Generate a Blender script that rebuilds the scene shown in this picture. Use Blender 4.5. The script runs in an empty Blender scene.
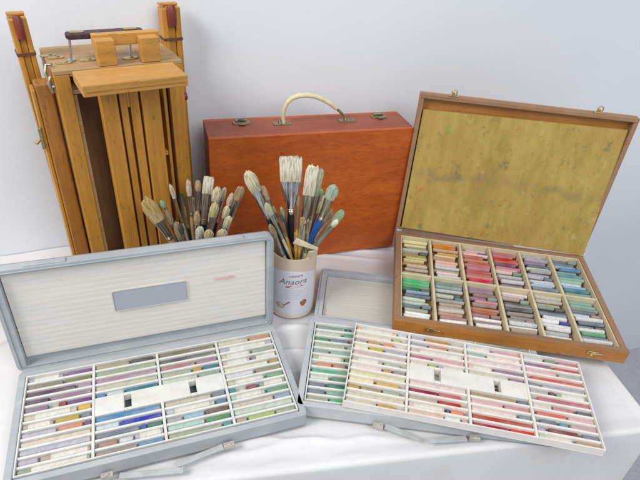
import bpy, bmesh, math, random
from mathutils import Vector, Matrix, noise
random.seed(7)
PI = math.pi
R = math.radians
sc = bpy.context.scene
COL = sc.collection

# ------------------------------------------------------------------ camera
cam_d = bpy.data.cameras.new('camera')
cam = bpy.data.objects.new('camera', cam_d)
COL.objects.link(cam)
sc.camera = cam
cam_d.sensor_width = 36
cam_d.lens = 520.99 / 640 * 36
cam_d.clip_start = .01
cam_d.clip_end = 60
PIT, ROLL, CH = .61215, .0888, .64746
fw = Vector((0, math.cos(PIT), -math.sin(PIT)))
r0 = Vector((1, 0, 0)); u0 = r0.cross(fw)
rr = r0 * math.cos(ROLL) + u0 * math.sin(ROLL)
uu = -r0 * math.sin(ROLL) + u0 * math.cos(ROLL)
m = Matrix((rr, uu, -fw)).transposed().to_4x4()
m.translation = Vector((0, 0, CH))
cam.matrix_world = m

# ------------------------------------------------------------------ light
w = bpy.data.worlds.new('World'); sc.world = w; w.use_nodes = True
bg = w.node_tree.nodes['Background']
bg.inputs[0].default_value = (.88, .92, 1.0, 1)
bg.inputs[1].default_value = .50

def area(name, loc, target, size, energy, color):
    d = bpy.data.lights.new(name, 'AREA'); d.shape = 'RECTANGLE'
    d.size, d.size_y = size; d.energy = energy; d.color = color
    o = bpy.data.objects.new(name, d); COL.objects.link(o)
    o.location = loc
    o.rotation_euler = (Vector(target) - Vector(loc)).to_track_quat('-Z', 'Y').to_euler()
    return o
area('window_light', (-1.25, -.35, 1.65), (0, .75, .1), (.75, .75), 31, (1, .965, .92))
area('fill_light', (1.0, -.7, 1.8), (.45, 1.1, .35), (1.2, 1.2), 27, (.92, .96, 1))  # added fill from the right, lifts the right part of the wall
sc.view_settings.view_transform = 'Standard'
sc.view_settings.look = 'None'
sc.view_settings.exposure = -.06
sc.view_settings.gamma = 1
sc.render.engine = 'CYCLES'

# ------------------------------------------------------------------ materials
def node_mat(name, rough=.6, metallic=0, spec=.5):
    mt = bpy.data.materials.new(name); mt.use_nodes = True
    nt = mt.node_tree; b = nt.nodes['Principled BSDF']
    b.inputs['Roughness'].default_value = rough
    b.inputs['Metallic'].default_value = metallic
    b.inputs['Specular IOR Level'].default_value = spec
    return mt, nt, b

def coords(nt, scale=(1, 1, 1), rot=(0, 0, 0)):
    tc = nt.nodes.new('ShaderNodeTexCoord'); mp = nt.nodes.new('ShaderNodeMapping')
    mp.inputs['Scale'].default_value = scale; mp.inputs['Rotation'].default_value = rot
    nt.links.new(tc.outputs['Object'], mp.inputs['Vector'])
    return mp.outputs['Vector']

def ntex(nt, vec, scale, detail=4, rough=.55, dist=0):
    n = nt.nodes.new('ShaderNodeTexNoise')
    n.inputs['Scale'].default_value = scale; n.inputs['Detail'].default_value = detail
    n.inputs['Roughness'].default_value = rough; n.inputs['Distortion'].default_value = dist
    nt.links.new(vec, n.inputs['Vector'])
    return n.outputs['Fac']

def ramp(nt, fac, stops):
    r = nt.nodes.new('ShaderNodeValToRGB')
    e = r.color_ramp.elements
    while len(e) < len(stops): e.new(.5)
    for i, (p, c) in enumerate(stops):
        e[i].position = p; e[i].color = (*c, 1)
    nt.links.new(fac, r.inputs['Fac'])
    return r.outputs['Color']

def mix(nt, fac, a, b, mode='MIX'):
    mx = nt.nodes.new('ShaderNodeMix'); mx.data_type = 'RGBA'; mx.blend_type = mode
    for k, v in ((0, fac), (6, a), (7, b)):
        if isinstance(v, (int, float)): mx.inputs[k].default_value = v
        elif isinstance(v, tuple): mx.inputs[k].default_value = (*v, 1)
        else: nt.links.new(v, mx.inputs[k])
    return mx.outputs[2]

def bump(nt, b, h, strength=.3, dist=.002):
    n = nt.nodes.new('ShaderNodeBump'); n.inputs['Strength'].default_value = strength
    n.inputs['Distance'].default_value = dist
    nt.links.new(h, n.inputs['Height']); nt.links.new(n.outputs['Normal'], b.inputs['Normal'])

def sc3(c, k): return tuple(min(1, x * k) for x in c)

def plain(name, c, rough=.6, metallic=0, var=.12, scale=60, bmp=.0, spec=.5):
    mt, nt, b = node_mat(name, rough, metallic, spec)
    v = coords(nt)
    f = ntex(nt, v, scale, 5)
    nt.links.new(ramp(nt, f, [(.3, sc3(c, 1 - var)), (.7, sc3(c, 1 + var))]), b.inputs['Base Color'])
    if bmp: bump(nt, b, f, bmp)
    return mt

def wood(name, dark, mid, light, axis=2, rough=.38, grain=14, blotch=None, spec=.5, ax=.06):
    mt, nt, b = node_mat(name, rough, 0, spec)
    s = [1, 1, 1]; s[axis] = ax
    v = coords(nt, tuple(s))
    g = ntex(nt, v, grain * 14, 8, .65, .6)
    g2 = ntex(nt, v, grain * 2.4, 3, .5, 1.2)
    fine = ramp(nt, g, [(.32, dark), (.5, mid), (.72, light)])
    broad = ramp(nt, g2, [(.3, sc3(mid, .72)), (.65, sc3(light, 1.0))])
    c = mix(nt, .5, fine, broad)
    v2 = coords(nt)
    bl = ntex(nt, v2, 9, 4, .6, .3)
    c = mix(nt, ramp(nt, bl, [(.35, (.0, .0, .0)), (.75, (.55, .55, .55))]), c, blotch or sc3(dark, .8))
    pv = list(s); pv = [x * 1.0 for x in pv]; pv[axis] = .16
    po = ntex(nt, coords(nt, tuple(pv), (.02, .03, .01)), 420, 3, .6)
    c = mix(nt, ramp(nt, po, [(.60, (0, 0, 0)), (.70, (.55, .55, .55))]), c, sc3(dark, .45))
    sc_ = ntex(nt, coords(nt, (1, 1, 1), (.3, .8, .5)), 70, 6, .75)
    c = mix(nt, ramp(nt, sc_, [(.62, (0, 0, 0)), (.74, (.4, .4, .4))]), c, sc3(light, 1.35))
    nt.links.new(c, b.inputs['Base Color'])
    rv = nt.nodes.new('ShaderNodeMapRange'); rv.inputs['To Min'].default_value = rough * .75; rv.inputs['To Max'].default_value = rough * 1.6
    nt.links.new(bl, rv.inputs['Value']); nt.links.new(rv.outputs[0], b.inputs['Roughness'])
    bump(nt, b, g, .2, .0008)
    return mt

M = {}
# setting
mt, nt, b = node_mat('wall_paint', .9, 0, .2); v = coords(nt)
f = ntex(nt, v, 1.6, 3); f2 = ntex(nt, v, 130, 4)
c = ramp(nt, f, [(.3, (.72, .75, .79)), (.7, (.78, .80, .83))])
nt.links.new(c, b.inputs['Base Color']); bump(nt, b, f2, .14, .002); M['wall'] = mt
mt, nt, b = node_mat('carpet', .95, 0, .1); v = coords(nt)
f = ntex(nt, v, 22, 8, .75)
nt.links.new(ramp(nt, f, [(.3, (.52, .51, .55)), (.5, (.58, .575, .61)), (.7, (.64, .635, .67))]), b.inputs['Base Color'])
bump(nt, b, f, .8, .01); M['floor'] = mt
mt, nt, b = node_mat('white_cloth', .85, 0, .2); v = coords(nt)
f = ntex(nt, v, 3, 4, .6, .4)
wv = coords(nt, (1, 2.6, 1), (0, 0, .2)); f2 = ntex(nt, wv, 9, 5, .6, .8)
wf = ntex(nt, v, 900, 2)
c = ramp(nt, f, [(.3, (.69, .675, .675)), (.7, (.77, .765, .77))])
c = mix(nt, ramp(nt, ntex(nt, coords(nt), 9, 6, .7), [(.56, (0, 0, 0)), (.72, (.45, .45, .45))]), c, (.62, .585, .56))
nt.links.new(c, b.inputs['Base Color'])
ad = nt.nodes.new('ShaderNodeMath'); ad.operation = 'MULTIPLY_ADD'; ad.inputs[1].default_value = .16
nt.links.new(wf, ad.inputs[0]); nt.links.new(f2, ad.inputs[2])
bump(nt, b, ad.outputs[0], .30, .005); M['cloth'] = mt
# grey case plastic (dusty)
def dusty(name, c, dust, rough=.45, s=14, tints=None):
    mt, nt, b = node_mat(name, rough)
    v = coords(nt, (1, 3, 1)); f = ntex(nt, v, s, 6, .7, .5); f2 = ntex(nt, coords(nt), 240, 3)
    cc = mix(nt, ramp(nt, f, [(.42, (0, 0, 0)), (.72, (.7, .7, .7))]), c, dust)
    if tints:
        for q, (tc_, sd) in enumerate(tints):
            mp_ = coords(nt, (1, 1, 1), (sd, .3 * sd, .2 * sd)); fa = ntex(nt, mp_, 26, 5, .7)
            cc = mix(nt, ramp(nt, fa, [(.54, (0, 0, 0)), (.70, (.55, .55, .55))]), cc, tc_)
        cc = mix(nt, ramp(nt, ntex(nt, coords(nt), 210, 4, .7), [(.58, (0, 0, 0)), (.74, (.22, .22, .22))]), cc, (.36, .34, .32))
    nt.links.new(cc, b.inputs['Base Color']); bump(nt, b, f2, .1, .0006)
    return mt
M['case'] = dusty('grey_blue_plastic', (.38, .41, .435), (.53, .54, .53))
M['case_warm'] = dusty('grey_plastic', (.44, .47, .50), (.60, .59, .56))
M['tray'] = dusty('white_plastic_tray', (.74, .74, .70), (.64, .63, .57), .5, 20, [((.50, .60, .50), .7), ((.52, .54, .62), 1.9), ((.62, .56, .44), 3.1)])
M['tray_warm'] = dusty('cream_plastic_tray', (.78, .75, .70), (.72, .65, .60), .5, 20, [((.70, .50, .46), .7), ((.66, .60, .42), 1.9), ((.56, .60, .56), 3.1)])
def foam(name, c, c2):
    mt, nt, b = node_mat(name, .8, 0, .2)
    v = coords(nt, (1, 12, 1)); f = ntex(nt, v, 9, 6, .7, .1)
    cc = ramp(nt, f, [(.3, c2), (.6, c)])
    st = ntex(nt, coords(nt, (1, 1, 1)), 16, 6, .7)
    cc = mix(nt, ramp(nt, st, [(.56, (0, 0, 0)), (.75, (.5, .5, .5))]), cc, (.66, .54, .46))
    cc = mix(nt, ramp(nt, ntex(nt, coords(nt, (1, 1.6, 1), (.5, .4, .6)), 12, 5, .65), [(.56, (0, 0, 0)), (.74, (.5, .5, .5))]), cc, (.60, .63, .66))
    nt.links.new(cc, b.inputs['Base Color'])
    bump(nt, b, f, .25, .001)
    return mt
M['foam'] = foam('cream_padding', (.76, .73, .67), (.69, .66, .60))
M['foam_grey'] = foam('beige_padding', (.58, .57, .52), (.53, .52, .47))
M['smudge'] = plain('pink_smudge', (.78, .50, .46), .9, var=.1)
# yellow stained foam of the wooden lid
mt, nt, b = node_mat('stained_yellow_sheet', .75, 0, .2); v = coords(nt)
f = ntex(nt, coords(nt, (1, .35, 1)), 30, 7, .7, .2); base = ramp(nt, f, [(.3, (.32, .22, .055)), (.5, (.43, .31, .078)), (.7, (.51, .37, .105))])
fo = ntex(nt, v, 6, 4, .6); base = mix(nt, ramp(nt, fo, [(.45, (0, 0, 0)), (.65, (.5, .5, .5))]), base, (.46, .26, .09))
for sd, scl, colr, lo, hi, am in ((.4, 34, (.12, .15, .09), .60, .68, .6), (1.4, 28, (.42, .14, .06), .62, .70, .55), (2.2, 25, (.20, .28, .08), .60, .70, .5), (3.0, 90, (.20, .16, .08), .60, .68, .55), (3.9, 40, (.52, .44, .20), .60, .70, .5)):
    ff = ntex(nt, coords(nt, (1, .8, 1), (sd, sd * .6, sd * .2)), scl, 6, .68)
    base = mix(nt, ramp(nt, ff, [(lo, (0, 0, 0)), (hi, (am, am, am))]), base, colr)
scr = ntex(nt, coords(nt, (1, .05, 1), (0, 0, .35)), 260, 3, .6)
base = mix(nt, ramp(nt, scr, [(.66, (0, 0, 0)), (.72, (.35, .35, .35))]), base, (.52, .42, .18))
# long grey smear across the middle of the sheet
tc = nt.nodes.new('ShaderNodeTexCoord'); sx = nt.nodes.new('ShaderNodeSeparateXYZ'); nt.links.new(tc.outputs['Object'], sx.inputs[0])
nz = ntex(nt, v, 18, 4)
a1 = nt.nodes.new('ShaderNodeMath'); a1.operation = 'MULTIPLY_ADD'; a1.inputs[1].default_value = .05
nt.links.new(nz, a1.inputs[0]); nt.links.new(sx.outputs['Y'], a1.inputs[2])
a2 = nt.nodes.new('ShaderNodeMath'); a2.operation = 'SUBTRACT'; a2.inputs[1].default_value = .155
nt.links.new(a1.outputs[0], a2.inputs[0])
a3 = nt.nodes.new('ShaderNodeMath'); a3.operation = 'ABSOLUTE'; nt.links.new(a2.outputs[0], a3.inputs[0])
a4 = nt.nodes.new('ShaderNodeMapRange'); a4.inputs['From Min'].default_value = .0; a4.inputs['From Max'].default_value = .016
a4.inputs['To Min'].default_value = .42; a4.inputs['To Max'].default_value = 0
nt.links.new(a3.outputs[0], a4.inputs['Value'])
n5 = ntex(nt, coords(nt), 22, 4, .7)
a5 = nt.nodes.new('ShaderNodeMath'); a5.operation = 'MULTIPLY'; nt.links.new(a4.outputs[0], a5.inputs[0]); 
r5 = nt.nodes.new('ShaderNodeMapRange'); r5.inputs['From Min'].default_value = .35; r5.inputs['From Max'].default_value = .62; nt.links.new(n5, r5.inputs['Value'])
nt.links.new(r5.outputs[0], a5.inputs[1])
base = mix(nt, a5.outputs[0], base, (.13, .13, .11))
nt.links.new(base, b.inputs['Base Color']); bump(nt, b, f, .2, .001); M['sheet'] = mt
# woods
M['beech'] = wood('varnished_beech', (.37, .138, .014), (.55, .245, .026), (.65, .33, .050), 2, blotch=(.38, .15, .025))
M['beech_u'] = wood('varnished_beech_crosswise', (.43, .19, .030), (.58, .285, .048), (.66, .36, .080), 0, blotch=(.44, .2, .05))
M['beech_top'] = wood('worn_beech_top', (.34, .20, .085), (.46, .28, .12), (.54, .35, .16), 0, .5, blotch=(.30, .17, .08))
M['beech_dark'] = wood('aged_beech', (.25, .090, .012), (.39, .155, .022), (.47, .21, .034), 2, blotch=(.22, .08, .015))
M['inside'] = wood('dark_plywood', (.19, .080, .028), (.29, .13, .046), (.36, .17, .062), 2, .6, blotch=(.13, .05, .02))
M['redwood'] = wood('red_varnished_wood', (.32, .050, .006), (.52, .100, .009), (.60, .150, .018), 0, .33, 16, blotch=(.32, .042, .010), ax=.3)
M['redwood_top'] = wood('worn_red_wood', (.24, .060, .030), (.34, .085, .042), (.40, .115, .060), 0, .45, 10, blotch=(.22, .045, .03))
M['boxwood'] = wood('brown_box_wood', (.22, .11, .05), (.32, .17, .08), (.40, .23, .12), 0, .45, 12, blotch=(.20, .11, .06))
M['boxwood_y'] = wood('brown_box_side_wood', (.24, .125, .06), (.34, .19, .10), (.42, .25, .14), 1, .45, 12, blotch=(.24, .14, .08))
M['boxfront'] = wood('orange_box_wood', (.32, .11, .018), (.50, .20, .035), (.58, .27, .06), 0, .38, 10, blotch=(.26, .085, .02))
M['cream_wood'] = plain('cream_divider', (.62, .54, .36), .6, var=.12, scale=40)
M['brass'] = plain('aged_brass', (.55, .42, .20), .35, .85, .3, 90)
M['dullbrass'] = plain('dull_brass', (.34, .31, .20), .42, .8, .4, 160)
M['steel'] = plain('nickel_steel', (.55, .56, .55), .28, .9, .25, 120)
M['leather'] = plain('dark_leather', (.055, .022, .028), .5, 0, .4, 120, .3)
M['strap'] = plain('dark_strap', (.13, .05, .03), .6, 0, .3, 90)
M['cord'] = plain('cream_plastic_grip', (.66, .60, .38), .45, 0, .14, 40)
M['peg'] = plain('red_brown_peg', (.18, .03, .015), .4, 0, .2, 60)
M['latch'] = plain('metal_latch', (.50, .47, .43), .35, .5, .18, 60)
M['handle_plastic'] = plain('translucent_grey_handle', (.47, .48, .47), .35, .1, .15, 50)
M['latch_rust'] = plain('worn_latch', (.50, .47, .43), .4, .3, .25, 60)
mt, nt, b = node_mat('printed_paper_wrapper', .8, 0, .15)
f = ntex(nt, coords(nt), 90, 3); a_ = ramp(nt, f, [(.35, (.60, .57, .50)), (.65, (.72, .69, .62))])
f = ntex(nt, coords(nt, (1, .12, .12)), 900, 1); a_ = mix(nt, ramp(nt, f, [(.60, (0, 0, 0)), (.66, (.4, .4, .4))]), a_, (.30, .28, .30))
nt.links.new(a_, b.inputs['Base Color']); M['paper'] = mt
M['tin'] = plain('cream_tin', (.72, .58, .45), .42, 0, .06, 20)
M['label'] = plain('tin_label', (.70, .71, .76), .45, 0, .05, 30)
M['ink'] = plain('grey_ink', (.16, .16, .22), .6, 0, .05)
M['inkpale'] = plain('pale_ink', (.50, .52, .58), .6, 0, .05)
M['redink'] = plain('red_ink', (.45, .04, .03), .6, 0, .05)
M['bean'] = plain('brown_ink', (.36, .14, .05), .6, 0, .3, 200)
M['spoon'] = plain('tan_ink', (.50, .40, .28), .6, 0, .25, 120)
M['jarmat'] = plain('jar_ceramic', (.30, .28, .25), .4)
M['dark'] = plain('dark_gap', (.03, .03, .03), .8)

# ------------------------------------------------------------------ geometry helpers
class MB:
    def __init__(s): s.v = []; s.f = []; s.mi = []; s.cur = 0
    def quadprism(s, bot, top):
        n = len(s.v); s.v += [tuple(p) for p in bot] + [tuple(p) for p in top]; k = len(bot)
        s.f.append(tuple(n + i for i in reversed(range(k)))); s.f.append(tuple(n + k + i for i in range(k)))
        for i in range(k):
            j = (i + 1) % k; s.f.append((n + i, n + j, n + k + j, n + k + i))
        s.mi += [s.cur] * (k + 2)
        return s
    def box(s, x0, x1, y0, y1, z0, z1):
        return s.quadprism([(x0, y0, z0), (x1, y0, z0), (x1, y1, z0), (x0, y1, z0)], [(x0, y0, z1), (x1, y0, z1), (x1, y1, z1), (x0, y1, z1)])
    def rounded(s, x0, x1, y0, y1, z0, z1, r, n=5):
        pts = []
        for cx, cy, a in ((x1 - r, y1 - r, 0), (x0 + r, y1 - r, 90), (x0 + r, y0 + r, 180), (x1 - r, y0 + r, 270)):
            for i in range(n + 1):
                t = R(a + 90 * i / n); pts.append((cx + r * math.cos(t), cy + r * math.sin(t)))
        return s.quadprism([(x, y, z0) for x, y in pts], [(x, y, z1) for x, y in pts])
    def frame(s, x0, x1, y0, y1, z0, z1, t, r, n=5):
        """closed ring wall, outer radius r, wall thickness t = (left,right,front,back)"""
        o = []; i_ = []
        ri = max(r - min(t), .0015)
        X0, X1, Y0, Y1 = x0 + t[0], x1 - t[1], y0 + t[2], y1 - t[3]
        for k, (cx, cy, a) in enumerate(((x1, y1, 0), (x0, y1, 90), (x0, y0, 180), (x1, y0, 270))):
            sx = -1 if k in (0, 3) else 1; sy = -1 if k in (0, 1) else 1
            ix = X1 if k in (0, 3) else X0; iy = Y1 if k in (0, 1) else Y0
            for i in range(n + 1):
                tt = R(a + 90 * i / n); c_, s_ = math.cos(tt), math.sin(tt)
                o.append((cx + sx * r + r * c_, cy + sy * r + r * s_)); i_.append((ix + sx * ri + ri * c_, iy + sy * ri + ri * s_))
        N = len(o); b0 = len(s.v)
        for z in (z0, z1):
            s.v += [(x, y, z) for x, y in o] + [(x, y, z) for x, y in i_]
        for i in range(N):
            j = (i + 1) % N
            a, b_, c, d = b0 + i, b0 + j, b0 + N + i, b0 + N + j
            s.f += [(a, b_, b_ + 2 * N, a + 2 * N), (d, c, c + 2 * N, d + 2 * N), (a + 2 * N, b_ + 2 * N, d + 2 * N, c + 2 * N), (b_, a, c, d)]
            s.mi += [s.cur] * 4
        return s
    def tube(s, pts, rad, n=10, flat=None):
        pts = [Vector(p) for p in pts]
        if not isinstance(rad, (list, tuple)): rad = [rad] * len(pts)
        b0 = len(s.v); up = None
        for k, p in enumerate(pts):
            t = (pts[min(k + 1, len(pts) - 1)] - pts[max(k - 1, 0)]).normalized()
            if up is None: up = Vector((0, 0, 1)) if abs(t.z) < .9 else Vector((1, 0, 0))
            a = t.cross(up).normalized(); c = a.cross(t).normalized(); up = c
            for i in range(n):
                q = 2 * PI * i / n
                s.v.append(tuple(p + a * rad[k] * math.cos(q) + c * rad[k] * (flat or 1) * math.sin(q)))
        for k in range(len(pts) - 1):
            for i in range(n):
                j = (i + 1) % n
                s.f.append((b0 + k * n + i, b0 + k * n + j, b0 + (k + 1) * n + j, b0 + (k + 1) * n + i)); s.mi.append(s.cur)
        s.f.append(tuple(b0 + i for i in reversed(range(n)))); s.f.append(tuple(b0 + (len(pts) - 1) * n + i for i in range(n)))
        s.mi += [s.cur] * 2
        return s
    def lathe(s, prof, n=40, ctr=(0, 0)):
        b0 = len(s.v)
        for r, z in prof:
            for i in range(n):
                q = 2 * PI * i / n; s.v.append((ctr[0] + r * math.cos(q), ctr[1] + r * math.sin(q), z))
        for k in range(len(prof) - 1):
            for i in range(n):
                j = (i + 1) % n
                s.f.append((b0 + k * n + i, b0 + k * n + j, b0 + (k + 1) * n + j, b0 + (k + 1) * n + i)); s.mi.append(s.cur)
        return s
    def build(s, name, mats, parent=None, bevel=0, smooth=False, seg=2):
        me = bpy.data.meshes.new(name); me.from_pydata(s.v, [], s.f)
        if not isinstance(mats, (list, tuple)): mats = [mats]
        for x in mats: me.materials.append(x)
        for p, i in zip(me.polygons, s.mi): p.material_index = i
        bm = bmesh.new(); bm.from_mesh(me); bmesh.ops.recalc_face_normals(bm, faces=bm.faces); bm.to_mesh(me); bm.free()
        o = bpy.data.objects.new(name, me); COL.objects.link(o)
        if parent: o.parent = parent
        if smooth or bevel:
            for p in me.polygons: p.use_smooth = True
            me.set_sharp_from_angle(angle=R(38))
        if bevel:
            md = o.modifiers.new('bevel', 'BEVEL'); md.width = bevel; md.segments = seg; md.limit_method = 'ANGLE'; md.angle_limit = R(40)
            md.harden_normals = True
        return o

def empty(name, loc, rz=0):
    o = bpy.data.objects.new(name, None); COL.objects.link(o)
    o.location = loc; o.rotation_euler = (0, 0, rz); o.empty_display_size = .02
    return o
def tag(o, label, cat=None, group=None, kind=None):
    if label: o['label'] = label
    if cat: o['category'] = cat
    if group: o['group'] = group
    if kind: o['kind'] = kind
    return o

# ------------------------------------------------------------------ setting
RX, RY, RT = -.2005, .7974, .3394         # frame of the red case, the wall runs parallel to it
wc, ws = math.cos(RT), math.sin(RT)
WOFF = .122
WO = Vector((RX - ws * WOFF, RY + wc * WOFF, 0))     # a point on the wall
wl = MB().box(-3, 3, 0, .1, -.72, 1.7).build('wall', M['wall'])
wl.location = WO; wl.rotation_euler = (0, 0, RT); tag(wl, None, kind='structure')
g = MB(); g.quadprism([(-4, -3, -.75), (5, -3, -.75), (5, 4, -.75), (-4, 4, -.75)], [(-4, -3, -.72), (5, -3, -.72), (5, 4, -.72), (-4, 4, -.72)])
fl = g.build('floor', M['floor']); tag(fl, None, kind='structure')

TX, TY, TT = .5362, .513, .2171
tcx, tsx = math.cos(TT), math.sin(TT)
def t2w(x, y): return (TX + x * tcx - y * tsx, TY + x * tsx + y * tcx)
def wall_dist(x, y):                      # distance in front of the wall
    return -(-(x - WO.x) * ws + (y - WO.y) * wc)
def yback(x):                             # table-frame y where the wall stands
    a = wall_dist(*t2w(x, 0)); b_ = wall_dist(*t2w(x, 1)); return a / (a - b_)

def cloth():
    bm = bmesh.new()
    XL, NX, NY, NR, ND = -1.1, 420, 190, 5, 26
    rad = .007; DROP = .55
    def fold(s, h, ph):
        k = min(1, abs(s) / .10)
        return k * h * (.05 * noise.noise(Vector((s * 5 + ph, h * .8, 0))) + .018 * noise.noise(Vector((s * 16 + ph, h * 1.3, 2)))) + h * .02
    def prof(i):                          # from the top edge over a small rounding and down
        if i <= NR:
            a = i / NR * PI / 2; return rad * math.sin(a) - rad, rad * math.cos(a) - rad, 0
        h = (i - NR) / ND * DROP; return 0, -rad - h, h
    def top(xx, yy):
        X, Y = t2w(xx, yy)
        n = noise.noise(Vector((X * 2.2, Y * 9, 0))) * .0022 + noise.noise(Vector((X * 6 + Y * 3, Y * 22, 3))) * .0014 + abs(noise.noise(Vector((X * 9 - Y * 4, Y * 14 + X * 5, 8)))) * .0022
        n += -.0050
        for (cx_, cy_, an, ln_, am) in CREASE:
            dx_, dy_ = X - cx_, Y - cy_; a_ = dx_ * math.cos(an) + dy_ * math.sin(an); b2 = -dx_ * math.sin(an) + dy_ * math.cos(an)
            b2 += .006 * noise.noise(Vector((a_ * 20, cx_ * 50, 0)))
            n += 1.7 * am * math.exp(-(b2 / .0045) ** 2) * max(0, 1 - (a_ / ln_) ** 2)
        # cloth heaped against the wall behind the easel
        d = wall_dist(X, Y)
        bx = math.exp(-((X + .50) / .07) ** 2)
        n += bx * .008 * max(0, 1 - d / .05) ** 1.5
        e = min(1, abs(yy) / .03)
        return n * min(1, abs(yy) / .02 + .0) * min(1, abs(xx) / .02)
    CREASE = [(.05, .90, .10, .16, .0030), (.04, .875, .02, .13, .0024), (.02, .925, .22, .14, .0026), (-.02, .60, .10, .05, .0028), (-.015, .66, .05, .05, .0026), (-.02, .56, .18, .05, .0024), (.02, .44, .12, .16, .0018), (-.05, .42, .3, .12, .0016), (.43, .50, 1.2, .07, .0018), (-.50, .55, .9, .2, .0025), (.25, .41, .15, .15, .0015), (.0, .40, .22, .2, .0016)]
    cols = []
    xs = [XL + (0 - rad - XL) * i / NX for i in range(NX + 1)]
    for x in xs:
        c = []
        yb = yback(x) - .002
        for i in range(NR + ND, 0, -1):
            dy, z, h = prof(i)
            # keep the corner column straight
            yv = -dy * 0 - fold(x + rad, h, 0) + (-dy - rad) * 1
            c.append((x, yv - 0, z))
        for j in range(NY + 1):
            y = (yb) * j / NY
            c.append((x, y, top(x, y)))
        cols.append(c)
    n_top = NR + ND
    # right side drop
    for i in range(1, NR + ND + 1):
        dx, z, h = prof(i)
        c = []
        base = cols[NX]
        for k in range(n_top + NY + 1):
            y = base[k][1] if k >= n_top else base[k][1]
            if k < n_top:
                # front drop continues round the corner at full depth
                c.append(None)
            else:
                yy = y
                off = fold(yy, h, 7)
                c.append((rad + dx - rad + off + 0, yy, min(z, 0) + base[k][2] * (1 if i <= NR else 0) * 0))
        cols.append(c)
    grid = []
    for c in cols:
        grid.append([bm.verts.new((*t2w(p[0], p[1]), p[2])) if p else None for p in c])
    for a in range(len(grid) - 1):
        for k in range(len(grid[a]) - 1):
            q = [grid[a][k], grid[a + 1][k], grid[a + 1][k + 1], grid[a][k + 1]]
            if all(q): bm.faces.new(q)
    # close the corner between front drop and side drop
    fr = [grid[NX][k] for k in range(n_top, -1, -1)]        # top to bottom
    sd = [grid[NX + i][n_top] for i in range(0, NR + ND + 1)]
    for i in range(len(fr) - 1):
        q = [fr[i], fr[i + 1], sd[i + 1], sd[i]]
        q2 = []
        for v_ in q:
            if v_ not in q2: q2.append(v_)
        if len(q2) >= 3:
            try: bm.faces.new(q2)
            except ValueError: pass
    bmesh.ops.recalc_face_normals(bm, faces=bm.faces)
    me = bpy.data.meshes.new('tablecloth'); bm.to_mesh(me); bm.free()
    for p in me.polygons: p.use_smooth = True
    me.materials.append(M['cloth'])
    o = bpy.data.objects.new('tablecloth', me); COL.objects.link(o)
    return tag(o, 'white cloth covering the table and hanging over its front edge', 'tablecloth')
cloth()
tb = empty('table', (TX, TY, -.72), TT)
tag(tb, 'table hidden under the white cloth', 'table')
MB().box(-1.4, -.012, .012, .30, .68, .712).build('tabletop', M['beech_dark'], tb)
for x in (-1.36, -.08):
    for y in (.03, .24):
        MB().box(x, x + .05, y, y + .05, 0, .68).build('leg', M['beech_dark'], tb)

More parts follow.
